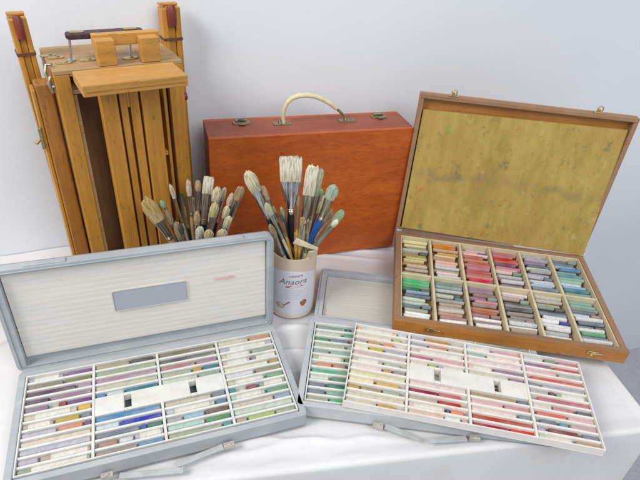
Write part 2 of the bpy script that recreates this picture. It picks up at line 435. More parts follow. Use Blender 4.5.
# ------------------------------------------------------------------ grey pastel cases
W_, D_ = .36, .16
def make_case(loc, rz, label, lid_ang, lid_o, lid_x, lid_len, pad, mats, plate=None, smudge=False, handle=None, padm='foam', padx=(.0, .0), topbar=.013):
    t = empty('pastel_case', loc, rz); tag(t, label, 'art case')
    g = MB(); g.rounded(-.011, W_ + .011, -.010, D_ + .012, .0, .005, .006)
    g.frame(-.011, W_ + .011, -.010, D_ + .012, .0, .026, (.0100, .0100, .009, .0108), .006)
    g.build('base', mats, t, .0018)
    # lid in its own frame, opening along +z, hinge along y = 0
    g = MB(); x0, x1 = lid_x
    g.rounded(x0, x1, 0, lid_len, 0, .0035, .010)
    g.frame(x0, x1, 0, lid_len, 0, .0165, (.0135 if padx[0] == 0 else padx[0], .0105, .0080, topbar), .010)
    g.frame(x0 + .0035, x1 - .0035, .003, lid_len - .0035, .0165, .0182, (.0022,) * 4, .008)
    ld = g.build('lid', mats, t, .002)
    ld.location = lid_o; ld.rotation_euler = (lid_ang, 0, 0)
    # padding: ribbed sheet with shallow cross ribs
    px0, px1 = x0 + (.0145 if padx[0] == 0 else padx[0] + .001), x1 - .0115
    p0, p1 = pad; N = 17
    g = MB(); verts = []
    nx, ny = 60, 204
    b0 = 0
    for j in range(ny + 1):
        y = p0 + (p1 - p0) * j / ny
        for i in range(nx + 1):
            x = px0 + (px1 - px0) * i / nx
            ph = (j / ny * N) % 1
            z = .0078 + .00018 * (1 - abs(2 * ph - 1) ** 3) + .0006 * noise.noise(Vector((x * 14, y * 14, 1)))
            g.v.append((x, y, z))
    for j in range(ny):
        for i in range(nx):
            k = j * (nx + 1) + i
            g.f.append((k, k + 1, k + nx + 2, k + nx + 1)); g.mi.append(0)
    pd = g.build('padding', M[padm], ld, 0, True)
    if plate:
        MB().rounded(plate[0], plate[1], plate[2], plate[3], .0080, .0095, .003).build('nameplate', M['plate'], pd, .0005)
        e = MB(); e.frame(plate[0] - .0012, plate[1] + .0012, plate[2] - .0012, plate[3] + .0012, .0078, .0102, (.0011,) * 4, .004)
        e.build('plate_rim', M['foam_grey'], pd)
    if smudge:
        s_ = MB(); rs = random.Random(3)
        for k in range(7):
            xx = .279 + k * .0045; yy = .108 + rs.uniform(-.0008, .0008) - k * .0002
            s_.rounded(xx, xx + .0055, yy, yy + .0032 + rs.uniform(-.0008, .0008), .0089, .0093, .0012, 2)
        s_.build('pastel_smudge', M['smudge'], pd)
    # latch tabs on the lid edge
    for cx in (.055, .30):
        MB().rounded(cx - .027, cx + .027, lid_len - .0035, lid_len + .0022, .005, .0150, .002).build('latch_tab', mats, ld, .001)
    # hinge strip: two grooved rails
    g = MB(); g.box(-.008, W_ + .008, D_ + .0123, D_ + .0205, .008, .0205)
    g.box(-.008, W_ + .008, D_ + .0145, D_ + .0165, .0205, .0222)
    g.build('hinge', mats, t, .001)
    # folding handle: two flat arms with a latch plate at each end
    if handle:
        L = handle
        for (a, b_), nm in ((L[0], 'handle_arm'), (L[1], 'handle_arm')):
            a = Vector((*a, .0075)); b_ = Vector((*b_, .0045)); d = (b_ - a).normalized(); n = Vector((-d.y, d.x, 0)) * .0042
            q = MB(); q.quadprism([a - n, b_ - n, b_ + n, a + n], [a - n + Vector((0, 0, .0035)), b_ - n + Vector((0, 0, .0035)), b_ + n + Vector((0, 0, .0035)), a + n + Vector((0, 0, .0035))])
            q.build('handle_arm', M['handle_plastic'], t, .0009)
        for (x, y) in L[2]:
            q = MB(); q.box(x - .0075, x + .0075, y - .0050, y + .002, .0048, .0125); q.box(x - .0030, x + .0030, y - .0045, y - .0018, .0127, .0145)
            q.build('latch', M['latch_rust'], t, .001)
    return t
M['plate'] = plain('smooth_grey_plate', (.40, .43, .48), .35, 0, .04, 20)
make_case((-.3433, .3299, 0), .3803, 'left grey case, padded lid standing upright, filled with purple, blue and green pastels',
          R(86.5), (0, .201, .012), (-.016, .372), .180, (.0195, .1715), M['case'], topbar=.0082, plate=(.131, .236, .079, .1145), smudge=True,
          handle=[((.250, -.0165), (.188, -.0245)), ((.196, -.036), (.118, -.0195)), [(.258, -.0145), (.104, -.0145)]])
make_case((-.0023, .4824, 0), -.0418, 'grey case in the middle with its lid laid flat behind, under the loose white tray',
          R(.4), (0, .1815, .0), (-.004, .372), .140, (.0085, .1265), M['case_warm'], padm='foam_grey',
          handle=[((.119, -.0155), (.168, -.0275)), ((.181, -.0305), (.236, -.0170)), [(.109, -.0145), (.247, -.0145)]])

# ------------------------------------------------------------------ pastel trays
def make_tray(name_label, loc, rz, zb, h, mat):
    t = MB(); x0, x1, y0, y1 = 0, W_, 0, D_
    p_ = D_ / 12; hy_ = (5 * p_ + .0025, 7 * p_ - .003); hx_ = [(.130, .1395), (.2195, .229)]
    t.box(x0, x1, y0, hy_[0], 0, .0018); t.box(x0, x1, hy_[1], y1, 0, .0018)
    for a_, b2 in ((x0, .130), (.1395, .2195), (.229, x1)): t.box(a_, b2, hy_[0], hy_[1], 0, .0018)
    wl_ = .0022
    for a in ((0, W_, 0, wl_), (0, W_, D_ - wl_, D_)): t.box(*a, .0018, h)
    for a in ((0, wl_, wl_, D_ - wl_), (W_ - wl_, W_, wl_, D_ - wl_)): t.box(*a, .0018, h)
    p = D_ / 12
    for c in (1, 2, 3):
        x = c * W_ / 4
        if c == 2:
            segs = ((wl_, 5 * p), (7 * p, D_ - wl_))
        else: segs = ((wl_, D_ - wl_),)
        for a, b_ in segs: t.box(x - .0019, x + .0019, a, b_, .0018, h - .0008)
    for c in range(4):
        xa = c * W_ / 4 + (.0022 if c == 0 else .0019); xb = (c + 1) * W_ / 4 - (.0022 if c == 3 else .0019)
        for k in range(1, 12):
            if c in (1, 2) and k in (6,): continue
            y = k * p
            if c in (1, 2) and k in (5, 7): continue
            t.quadprism([(xa, y - .0025, .0018), (xb, y - .0025, .0018), (xb, y + .0025, .0018), (xa, y + .0025, .0018)],
                        [(xa, y - .0018, h - .0022), (xb, y - .0018, h - .0022), (xb, y + .0018, h - .0022), (xa, y + .0018, h - .0022)])
    # raised blank panel in the middle with two finger holes
    ya, yb = 5 * p - .002, 7 * p + .002; xa, xb = W_ / 4 + .0019, 3 * W_ / 4 - .0019
    hx = [(.130, .1395), (.2195, .229)]; hy = (ya + .0045, yb - .005)
    zt = h - .0012
    xs = [xa, hx[0][0], hx[0][1], hx[1][0], hx[1][1], xb]
    for i in (0, 2, 4): t.box(xs[i], xs[i + 1], ya, yb, .0018, zt)
    for i in (1, 3):
        t.box(xs[i], xs[i + 1], ya, hy[0], .0018, zt); t.box(xs[i], xs[i + 1], hy[1], yb, .0018, zt)
    o = t.build('pastel_tray', mat, None, .0006, seg=1)
    o.location = (loc[0], loc[1], zb); o.rotation_euler = (0, 0, rz)
    tag(o, name_label, 'tray')
    return o

PC = dict(
 purple=(.20, .07, .25), plum=(.15, .08, .14), mauve=(.36, .22, .31), lilac=(.45, .42, .50), taupe=(.33, .28, .25), olive=(.24, .22, .12),
 crimson=(.38, .03, .07), yellow=(.70, .50, .07), cream=(.68, .62, .48), beige=(.56, .47, .36), ochre=(.50, .33, .07), slate=(.18, .21, .27),
 coral=(.66, .20, .13), sage=(.38, .44, .31), khaki=(.40, .37, .23), charcoal=(.10, .10, .10), blue=(.08, .20, .42), navy=(.04, .08, .22),
 teal=(.06, .27, .32), cobalt=(.03, .10, .50), green=(.13, .33, .17), tan=(.48, .30, .18), rust=(.33, .12, .07), mint=(.38, .58, .46),
 sky=(.32, .48, .60), brown=(.20, .14, .09), terracotta=(.52, .22, .12), maroon=(.22, .05, .07), lime=(.45, .55, .15), white=(.80, .80, .77),
 peach=(.74, .50, .36), amber=(.62, .36, .08), orange=(.70, .26, .05), pink=(.72, .45, .44), rose=(.55, .18, .22), red=(.58, .05, .04),
 scarlet=(.72, .08, .03), mustard=(.50, .40, .10), grey=(.40, .40, .38), emerald=(.06, .42, .18), seafoam=(.28, .50, .38), dark_green=(.05, .20, .13),
 pale_pink=(.76, .60, .57), pale_blue=(.55, .64, .68), pale_green=(.55, .64, .50), pale_yellow=(.74, .66, .36), grey_green=(.25, .33, .28), dark_teal=(.04, .17, .20),
 pale_grey=(.60, .61, .60), rosy_brown=(.38, .22, .20), indigo=(.07, .06, .30))
def pastel_mat(name, c):
    mt, nt, b = node_mat(name, .92, 0, .1)
    f = ntex(nt, coords(nt, (1, 1, 1)), 130, 5, .7); f2 = ntex(nt, coords(nt, (.4, 1, 1), (0, 0, .3)), 55, 4, .6)
    a = ramp(nt, f, [(.3, sc3(c, .72)), (.7, sc3(c, 1.12))])
    g_ = (.5 * c[0] + .24, .5 * c[1] + .23, .5 * c[2] + .21)
    oi = nt.nodes.new('ShaderNodeObjectInfo'); hs = nt.nodes.new('ShaderNodeHueSaturation')
    for sock, lo, hi in (('Hue', .478, .522), ('Value', .76, 1.10), ('Saturation', .85, 1.15)):
        mr = nt.nodes.new('ShaderNodeMapRange'); mr.inputs['To Min'].default_value = lo; mr.inputs['To Max'].default_value = hi
        mu = nt.nodes.new('ShaderNodeMath'); mu.operation = 'MULTIPLY'; mu.inputs[1].default_value = {'Hue': 7.3, 'Value': 31.7, 'Saturation': 113.1}[sock]
        fr = nt.nodes.new('ShaderNodeMath'); fr.operation = 'FRACT'
        nt.links.new(oi.outputs['Random'], mu.inputs[0]); nt.links.new(mu.outputs[0], fr.inputs[0]); nt.links.new(fr.outputs[0], mr.inputs['Value']); nt.links.new(mr.outputs[0], hs.inputs[sock])
    nt.links.new(mix(nt, ramp(nt, f2, [(.42, (.08, .08, .08)), (.66, (.85, .85, .85))]), a, g_), hs.inputs['Color'])
    nt.links.new(hs.outputs[0], b.inputs['Base Color'])
    bump(nt, b, f, .12, .001)
    return mt
for k, c in PC.items(): M['p_' + k] = pastel_mat('pastel_' + k, c)

ORD = ['first', 'second', 'third', 'fourth', 'fifth', 'sixth', 'seventh', 'eighth', 'ninth', 'tenth', 'eleventh', 'twelfth', 'thirteenth']
def stick(length, r, color, wrapper=False):
    g = MB(); rs = random
    n = 9; segs = [0, .0012, length * .35, length * .7, length - .001, length]
    pr = [r * .72, r, r * rs.uniform(.95, 1.02), r * rs.uniform(.94, 1.02), r * .97, r * rs.uniform(.5, .8)]
    g.tube([(x, 0, r) for x in segs], pr, n)
    o = g.build('pastel_stick', M['p_' + color], None, 0, True)
    if wrapper:
        a, b_ = length * rs.uniform(.14, .22), length * rs.uniform(.86, .96)
        q = MB().tube([(a, 0, r), ((a + b_) / 2, 0, r), (b_, 0, r)], [r * 1.07, r * 1.075, r * 1.07], n)
        q.build('paper_wrapper', M['paper'], o, 0, True)
    return o

def fill_tray(cols, loc, rz, z, side, group, wrap_col):
    p = D_ / 12; co, si = math.cos(rz), math.sin(rz)
    for c, rows in enumerate(cols):
        for k, row in enumerate(rows):
            if not row: continue
            xa = c * W_ / 4 + .003; L = W_ / 4 - .006
            y = D_ - (k + .5) * p
            items = [s_.split(':') for s_ in row.split()]
            for q, (col, rng) in enumerate(items):
                f0, f1 = [float(v_) for v_ in rng.split('-')]
                ln = L * (f1 - f0) - .0006
                wr = ln > .035 and col in ('cream', 'beige', 'pale_pink', 'lilac', 'sage', 'pale_green', 'pale_grey', 'taupe', 'pink', 'peach', 'mint', 'grey', 'mauve', 'pale_blue') and random.random() < wrap_col
                o = stick(ln, random.uniform(.0041, .0046), col, wr)
                x = xa + L * f0 + random.uniform(0, .0004); yy = y + random.uniform(-.0004, .0004)
                o.location = (loc[0] + x * co - yy * si, loc[1] + x * si + yy * co, z)
                o.rotation_euler = (0, 0, rz + random.uniform(-.006, .006))
                pos = '' if len(items) == 1 else (['left', 'right'] if len(items) == 2 else ['left', 'middle', 'right', 'far right'])[q] + ' '
                colr = col.replace('_', ' ')
                tag(o, '%s pastel, %s piece, %s slot from back, %s column, %s' % (colr, pos.strip(), ORD[k], ORD[c], side) if pos else
                    '%s pastel filling %s slot from back, %s column, %s' % (colr, ORD[k], ORD[c], side), 'pastel', group)

TA = [["lilac:0-.55 purple:.6-1", "taupe:0-.55 olive:.58-1", "plum:0-.75 mauve:.78-1", "plum:0-.35 mauve:.37-1", "mauve:0-.35 crimson:.5-.62 purple:.63-1",
       "cream:0-.79 yellow:.8-1", "beige:0-.45 ochre:.47-.83 slate:.85-1", "lilac:0-.5 coral:.52-.88 purple:.9-1", "cream:0-1", "lilac:0-1", "lilac:0-.28 beige:.3-1", "sage:0-1"],
      ["khaki:0-.56 charcoal:.58-.97", "sage:0-1", "mauve:0-1", "cream:0-1", "blue:0-.15 pale_blue:.17-.45 teal:.47-1", "", "",
       "blue:0-1", "pale_blue:0-.35 cobalt:.37-1", "slate:0-.65 cobalt:.67-.76 dark_green:.77-1", "tan:.04-.32 pale_grey:.34-.55 lilac:.57-1", "taupe:0-.6 blue:.62-1"],
      ["olive:0-1", "charcoal:0-1", "rosy_brown:0-.6 mauve:.62-1", "sage:0-.52 ochre:.54-.7 teal:.72-1", "pale_green:0-.6 grey_green:.62-1", "", "",
       "cream:0-.76 slate:.78-1", "pale_grey:0-.8 blue:.82-1", "grey:0-.25 sky:.27-.6 brown:.62-1", "mint:0-.58 green:.6-1", "sage:0-.84 teal:.86-1"],
      ["cream:0-.57 terracotta:.6-1", "lilac:0-1", "cream:0-.55 sage:.58-1", "beige:0-.5 taupe:.53-1", "cream:0-.8 ochre:.83-1", "pale_grey:0-.5 khaki:.54-1",
       "cream:0-.66 green:.7-1", "teal:0-.12 maroon:.3-.5 sage:.53-1", "mint:0-.6 green:.63-1", "cream:0-.7 sky:.72-1", "pale_green:0-1", "beige:0-.18 lime:.2-.65 sage:.67-1"]]
TL = [["peach:0-.8 pale_blue:.82-1", "cream:0-.7 lime:.73-.88", "beige:0-.24 amber:.26-.5 orange:.55-.75", "cream:0-.28 yellow:.3-.56 lilac:.6-1", "pale_pink:0-1",
       "cream:0-.57 sage:.6-.9", "pale_pink:0-.57 amber:.6-.75 taupe:.78-1", "pale_yellow:0-1", "pale_yellow:0-.45 yellow:.5-.9", "mustard:0-.22 tan:.24-.6 sage:.62-.92", "cream:0-1", "cream:0-.53 yellow:.55-.85"],
      ["lilac:0-.26 amber:.28-.75", "lilac:0-.32 coral:.35-.7 beige:.72-1", "pale_pink:0-1", "rose:0-.4 pink:.42-1", "cream:0-.33 lime:.35-.5 lilac:.52-1", "", "",
       "pale_pink:0-1", "crimson:0-.5 rose:.52-.9", "beige:0-.5 red:.52-.9", "pink:0-.62 navy:.64-.7 scarlet:.72-.94", "peach:0-.6 white:.62-.88 pink:.9-1"],
      ["pale_grey:0-.45 pink:.5-1", "mint:0-.35 pale_pink:.38-1", "pale_pink:0-1", "pink:0-.45 mauve:.48-1", "cream:0-.72 mauve:.75-1", "", "",
       "tan:0-.8 slate:.82-1", "pink:0-.55 rose:.58-1", "pale_pink:0-.76 slate:.8-1", "red:0-1", "crimson:0-.6 scarlet:.62-1"],
      ["pale_grey:0-.37 grey_green:.4-.6 rose:.65-1", "mauve:0-.5 red:.55-1", "pink:0-.56 sage:.6-1", "coral:.08-1", "slate:0-.2 lilac:.25-1", "grey:0-.33 maroon:.35-.44 sage:.47-1",
       "rose:.12-1", "cream:0-.33 rose:.35-.7 charcoal:.75-1", "coral:.05-.55 pink:.58-1", "slate:.08-.35 teal:.4-.55 pink:.58-1", "lilac:0-.15 maroon:.2-.68 slate:.74-1", "pale_green:0-.55 tan:.6-1"]]
TG = [["grey_green:0-.58 teal:.6-.68", "pale_green:0-.5 emerald:.55-.9", "green:0-.28 slate:.3-.66 tan:.7-.95", "sage:0-.6 pale_green:.65-1", "grey_green:0-.3 seafoam:.33-1",
       "sage:0-.6 green:.62-1", "coral:.1-.38 tan:.4-.64 grey_green:.7-.9", "emerald:.02-.85", "pale_green:0-.35 green:.4-.9", "slate:0-.3 dark_green:.33-.9", "slate:0-.3 seafoam:.33-.8", "sage:0-.38 emerald:.4-.9"],
      ["", "sage:.1-.9"], ["peach:.1-.9", ""], ["grey_green:.05-.9", ""]]
AL = (-.3433, .3299); AT = .3803
LL = (.0522, .4747); LT = -.120
GL = (-.0023, .4824); GT = -.0418
make_tray('white tray of purple, blue and green sticks set in the left case', AL, AT, .0148, .0130, M['tray'])
make_tray('white tray mostly covered, showing a column of green sticks in the middle case', GL, GT, .0138, .0130, M['tray'])
make_tray('loose cream tray of red, pink and yellow sticks overhanging the middle case', LL, LT, .0272, .0140, M['tray_warm'])
fill_tray(TA, AL, AT, .0167, 'left case', 'pastel sticks in the left case tray', .4)
fill_tray(TG, GL, GT, .0157, 'middle case', 'pastel sticks in the middle case tray', .2)
fill_tray(TL, LL, LT, .0291, 'loose tray', 'pastel sticks in the loose cream tray', .35)

# ------------------------------------------------------------------ wooden pastel box
BL_ = (.1344, .6396, .0262); BT = -.0799; BW, BD = .3815, .2689
bx = empty('wooden_pastel_box', BL_, BT)
tag(bx, 'brown wooden box of loose pastels, open at right with its lid standing up', 'art box')
g = MB(); H_ = .0250
g.box(0, BW, 0, .0105, 0, H_); g.build('front_board', M['boxfront'], bx, .0012)
g = MB(); g.box(.0105, BW - .0105, .0105, BD - .0105, .001, .005)
g.box(0, BW, BD - .0105, BD, 0, H_); g.build('back_board', M['boxwood'], bx, .0012)
for xa in (0, BW - .0105):
    MB().box(xa, xa + .0105, .0106, BD - .0106, 0, H_ - .0003).build('side_board', M['boxwood_y'], bx, .0010)
# cap strip along the front rim, paler like the top edges
MB().box(.0, BW, .0, .0105, H_ + .0002, H_ + .0012).build('rim_strip', M['boxwood'], bx, .0004)
xi0, xi1, yi0, yi1 = .0108, BW - .0108, .0108, BD - .0108
cw = (xi1 - xi0) / 6; ymid = .1330
g = MB(); zt = H_ - .0018
g.box(xi0, xi1, yi0, yi0 + .0022, .0052, zt); g.box(xi0, xi1, yi1 - .0022, yi1, .0052, zt)
g.box(xi0, xi0 + .0022, yi0 + .0023, yi1 - .0023, .0052, zt); g.box(xi1 - .0022, xi1, yi0 + .0023, yi1 - .0023, .0052, zt)
for k in range(1, 6):
    g.box(xi0 + k * cw - .0022, xi0 + k * cw + .0022, yi0 + .0023, yi1 - .0023, .0052, zt)
for k in range(6):
    g.box(xi0 + k * cw + .0023, xi0 + (k + 1) * cw - .0023, ymid - .0022, ymid + .0022, .0052, zt - .0004)
g.build('divider_grid', M['cream_wood'], bx, .0008)
for hx_ in (.064, .328):
    g = MB(); g.box(hx_ - .011, hx_ + .007, -.0022, -.0004, .0125, .0185); g.tube([(hx_ - .006, -.003, .0155), (hx_ - .0058, -.007, .0158)], .0026, 10)
    g.tube([(hx_ + .004, -.003, .016), (hx_ + .013, -.0045, .0165), (hx_ + .016, -.004, .0145)], .0011, 8)
    g.build('hook', M['brass'], bx, .0004)
# lid
LH = .2855; ld0 = -.001
g = MB()
g.box(ld0, BW, 0, LH, 0, .003)                                   # backing board
ld = g.build('lid', M['boxfront'], bx, .0006)
ld.location = (0, BD + .0195, .0262); ld.rotation_euler = (1.5277, 0, 0)
g = MB(); LD = .0185
g.box(ld0, BW, LH - .0075, LH, .0032, LD); g.build('lid_rail', M['boxwood'], ld, .0012)
MB().box(ld0, BW, 0, .008, .0032, LD).build('lid_rail', M['boxwood'], ld, .0012)
for xa in (ld0, BW - .0080):
    MB().box(xa, xa + .0080, .0082, LH - .0077, .0032, LD - .0003).build('lid_stile', M['boxwood_y'], ld, .0012)
# stained sheet: slightly uneven, lies proud over the lower right stile
g = MB(); nx, ny = 50, 40
c4 = [(.0095, .010), (BW - .0015, -.0005), (BW - .0100, .2615), (.0095, .2560)]
for lay in (0, 1):
    for j in range(ny + 1):
        for i in range(nx + 1):
            s_, t_ = i / nx, j / ny
            x = (1 - t_) * ((1 - s_) * c4[0][0] + s_ * c4[1][0]) + t_ * ((1 - s_) * c4[3][0] + s_ * c4[2][0])
            y = (1 - t_) * ((1 - s_) * c4[0][1] + s_ * c4[1][1]) + t_ * ((1 - s_) * c4[3][1] + s_ * c4[2][1])
            wv_ = .0007 * noise.noise(Vector((x * 14, y * 14, 0)))
            g.v.append((x, y, .0192 + .004 * lay + wv_ - .0110 * t_))
N1 = (nx + 1) * (ny + 1)
for j in range(ny):
    for i in range(nx):
        k = j * (nx + 1) + i
        g.f.append((k + N1, k + 1 + N1, k + nx + 2 + N1, k + nx + 1 + N1)); g.f.append((k + 1, k, k + nx + 1, k + nx + 2)); g.mi += [0, 0]
rim_ = [i for i in range(nx + 1)] + [j * (nx + 1) + nx for j in range(1, ny + 1)] + [ny * (nx + 1) + i for i in range(nx - 1, -1, -1)] + [j * (nx + 1) for j in range(ny - 1, 0, -1)]
for a in range(len(rim_)):
    b_ = rim_[(a + 1) % len(rim_)]; g.f.append((rim_[a], b_, b_ + N1, rim_[a] + N1)); g.mi.append(0)
g.build('stained_sheet', M['sheet'], ld, 0, True)
for lx in (.0587, .3129):
    g = MB(); g.box(lx - .009, lx + .009, LH + .0002, LH + .0020, .006, .015)
    g.tube([(lx - .004, LH + .002, .010), (lx - .0045, LH + .010, .012), (lx, LH + .0125, .0125), (lx + .0045, LH + .010, .012), (lx + .004, LH + .002, .010)], .0011, 8)
    g.tube([(lx - .001, LH + .002, .011), (lx - .001, LH + .007, .0125)], .0022, 10)
    g.build('latch', M['brass'], ld, .0003)
for hx_ in (.0050, .3765):
    g = MB(); g.box(hx_ - .0040, hx_ + .0070, BD - .004, BD - .0002, H_ + .0002, H_ + .0025); g.tube([(hx_ - .0045, BD + .0002, H_ + .0030), (hx_ + .0075, BD + .0002, H_ + .0030)], .0024, 10)
    g.build('hinge', M['steel'], bx, .0003)

# compartments: rows from the back, colours as they lie
BACKC = ["pale_yellow khaki cream taupe ochre pale_yellow amber cream peach khaki mustard".split(),
         "orange peach amber peach tan peach pale_grey beige pale_pink white beige".split(),
         "pink peach rose coral red rose coral rose coral red pale_grey".split(),
         "rose red coral maroon rose pink pale_grey mauve pale_grey mauve pale_pink".split(),
         "lilac mauve slate pale_green grey lilac white pale_blue sky slate beige".split(),
         "slate sky blue grey_green teal seafoam pale_blue sky teal seafoam grey_green".split()]
FRONTC = ["emerald green dark_green sky slate pale_green slate sage white white pale_green".split(),
          "grey_green pale_grey charcoal pale_green taupe beige cream tan rosy_brown white pale_green".split(),
          "mauve rosy_brown mauve rose rosy_brown terracotta rosy_brown white rosy_brown white lilac".split(),
          "pale_pink beige charcoal taupe charcoal taupe grey white white beige slate".split(),
          "cream khaki grey_green charcoal slate white white white pale_grey white slate".split(),
          "seafoam grey_green slate pale_blue white slate white green slate white pale_blue".split()]
rs = random.Random(11)
co, si = math.cos(BT), math.sin(BT)
SHORT = {('b', 0, 4), ('b', 2, 1), ('b', 3, 7), ('b', 4, 7), ('b', 5, 0), ('f', 0, 3), ('f', 0, 8), ('f', 1, 4), ('f', 2, 3), ('f', 2, 8), ('f', 3, 2), ('f', 3, 8), ('f', 4, 7), ('f', 4, 3), ('f', 5, 4), ('f', 5, 7)}
for rw, table, ya, yb in (('b', BACKC, yi1 - .003, ymid + .003), ('f', FRONTC, ymid - .003, yi0 + .003)):
    for c in range(6):
        xa = xi0 + c * cw + .0032; L = cw - .0064
        n = 13; p = (ya - yb) / n; colsx = [table[c][int(q * 11 / 13)] for q in range(13)]
        tilt0 = rs.uniform(-.02, .03)
        for k, col in enumerate(colsx):
            y = ya - (k + .5) * p
            short = (rw, c, k) in SHORT
            r = p * rs.uniform(.40, .50)
            full = L * rs.uniform(.74, .985)
            lens = [full] if not short else [L * .62, L * .30]
            x = xa + (L - full) * rs.random() if not short else xa
            for q, ln in enumerate(lens):
                cc = col if q == 0 else rs.choice(['slate', 'charcoal', 'rosy_brown', 'grey_green', 'indigo', 'dark_teal', 'taupe'])
                o = stick(ln, r, cc, False)
                xx = x + (L * .66 if q else 0)
                ang = tilt0 + rs.uniform(-.028, .028)
                if short: ang = 0
                zz = .0055 + rs.uniform(0, .0055)
                yy = y - math.sin(ang) * ln / 2
                o.location = (BL_[0] + xx * co - yy * si, BL_[1] + xx * si + yy * co, BL_[2] + zz)
                o.rotation_euler = (0, 0, BT + ang)
                where = 'back' if rw == 'b' else 'front'
                pos = '' if not short else ('longer ' if q == 0 else 'short ')
                tag(o, '%s%s pastel, %s row of the %s %s compartment, wooden box' % (pos, cc.replace('_', ' '), ORD[k], ORD[c], where), 'pastel', 'pastel sticks in the wooden box')

# ------------------------------------------------------------------ red wooden case
RW, RD, RH = .3790, .0834, .2725
rc = empty('red_paint_case', (RX, RY, 0), RT)
tag(rc, 'closed orange red wooden case standing on edge with cream handle on top', 'wooden case')
g = MB(); g.box(0, RW, 0, .009, 0, RH - .0002); g.build('front_panel', M['redwood'], rc, .0012)
g = MB(); g.box(0, RW, .0095, RD - .0095, 0, RH); g.build('body', M['redwood_top'], rc, .0012)
MB().box(0, RW, RD - .009, RD, 0, RH - .0002).build('back_panel', M['redwood'], rc, .0012)
for lx in (.0651, .3301):
    g = MB(); y = .060
    g.box(lx - .015, lx + .015, y - .009, y + .004, RH + .0002, RH + .0022)
    g.box(lx - .006, lx + .006, y - .016, y - .008, RH + .0024, RH + .0042)
    g.tube([(lx - .010, y + .003, RH + .004), (lx + .010, y + .003, RH + .004)], .0032, 10)
    g.tube([(lx - .005, y, RH + .006), (lx + .001, y - .008, RH + .009), (lx + .006, y - .002, RH + .006)], .0016, 8)
    g.build('latch', M['dullbrass'], rc, .0004)
for lx in (.1365, .2613):
    g = MB(); y = .047
    g.box(lx - .016, lx + .016, y - .006, y + .006, RH + .0002, RH + .0018)
    g.tube([(lx - .004, y - .005, RH + .002), (lx - .004, y, RH + .007), (lx - .004, y + .005, RH + .002)], .0016, 8)
    g.tube([(lx + .010, y, RH + .001), (lx + .010, y, RH + .0032)], .0028, 10)
    g.build('handle_plate', M['dullbrass'], rc, .0003)
hp = [(.1405, .272), (.1385, .285), (.1400, .300), (.1445, .3115), (.153, .3195), (.165, .3238), (.180, .3245), (.196, .3220), (.212, .3155), (.228, .3060), (.2385, .2975)]
g = MB(); g.tube([(x, .047, z) for x, z in hp], [.0032, .0034, .0038, .0042, .0045, .0046, .0046, .0046, .0045, .0044, .0040], 12)
ha = g.build('carrying_handle', M['cord'], rc, 0, True)
g = MB(); g.tube([(.238, .047, .298), (.247, .047, .290), (.255, .047, .282), (.2605, .047, .2735)], [.0026, .0028, .0028, .0024], 10)
g.build('handle_wire', M['dullbrass'], ha, 0, True)

# ------------------------------------------------------------------ folded sketch box easel
ez = empty('folded_box_easel', (-.376, .68, 0), .60)
tag(ez, 'folded wooden box easel standing upright in the left corner', 'easel')
EH, EW, ED = .405, .178, .118
g = MB()                                   # carcase: back, sides, top and bottom
g.box(.0045, EW - .0045, ED - .006, ED, .001, EH - .0062)
g.box(.0, .0045, .012, ED, .0, EH - .006); g.box(EW - .0045, EW, .012, ED, .0, EH - .006)
g.build('carcase', M['beech_dark'], ez, .0008)
MB().box(.0, EW, .0, ED, EH - .0060, EH).build('top_board', M['beech_top'], ez, .001)
MB().box(.0047, EW - .0047, .001, ED - .0062, .0, .006).build('bottom_board', M['beech_top'], ez, .001)
MB().box(.0048, EW - .0048, .045, .050, .0062, EH - .0065).build('inner_panel', M['inside'], ez)
for a in ((.0, .020), (.155, EW)):
    MB().box(a[0], a[1], .0, .0118, .0, EH - .0062).build('front_stile', M['beech'], ez, .0012)
MB().box(.0203, .1548, .0015, .0110, EH - .0095, EH - .0064).build('top_rail', M['beech_u'], ez, .0008)
MB().box(.0203, .046, .003, .040, .370, .376).build('drawer_ledge', M['beech_top'], ez, .0008)
MB().box(.0203, .1548, .004, .0108, .0062, .028).build('bottom_rail', M['beech_u'], ez, .0008)
g = MB(); g.box(.0203, .0250, .003, .044, .028, .369); g.build('drawer_side', M['beech_top'], ez, .0006)
# mast boards in front of the opening
for (a, b_, v0, v1) in ((.0500, .0735, -.020, -.004), (.1065, .1330, -.022, -.004)):
    MB().box(a, b_, v0, v1, .0, .396).build('mast_board', M['beech'], ez, .0014)
g = MB(); g.box(.0765, .0865, -.018, -.004, .0, .395); g.box(.0905, .1035, -.018, -.004, .0, .395); g.box(.0866, .0904, -.018, -.004, .350, .395)
g.build('slotted_mast', M['beech'], ez, .0008)
MB().box(.0740, .1060, -.0035, .0015, .006, .394).build('mast_backing', M['inside'], ez)
g = MB(); g.box(.1300, .1545, .018, .024, .03, .392); g.build('recess_board', M['beech_dark'], ez)
MB().box(.1445, .1495, .0, .0115, .028, .395).build('thin_strip', M['beech'], ez, .0008)
MB().box(.1302, .1442, .002, .012, .254, .262).build('cross_block', M['beech_u'], ez, .0008)
# canvas ledge across the front, holder blocks and back bar
MB().box(.020, .1545, -.091, -.029, .3975, .4125).build('canvas_ledge', M['beech_u'], ez, .0015)
g = MB(); g.box(.024, .150, -.0915, -.0895, .4030, .4042); g.build('ledge_groove', M['beech_dark'], ez)
for a in ((.0600, .0855), (.1200, .1470)):
    MB().box(a[0], a[1], .0, .018, EH + .0002, EH + .0350).build('holder_block', M['beech_u'], ez, .0015)
MB().box(.060, .1535, .0185, .030, EH + .022, EH + .0385).build('back_bar', M['beech_u'], ez, .0012)
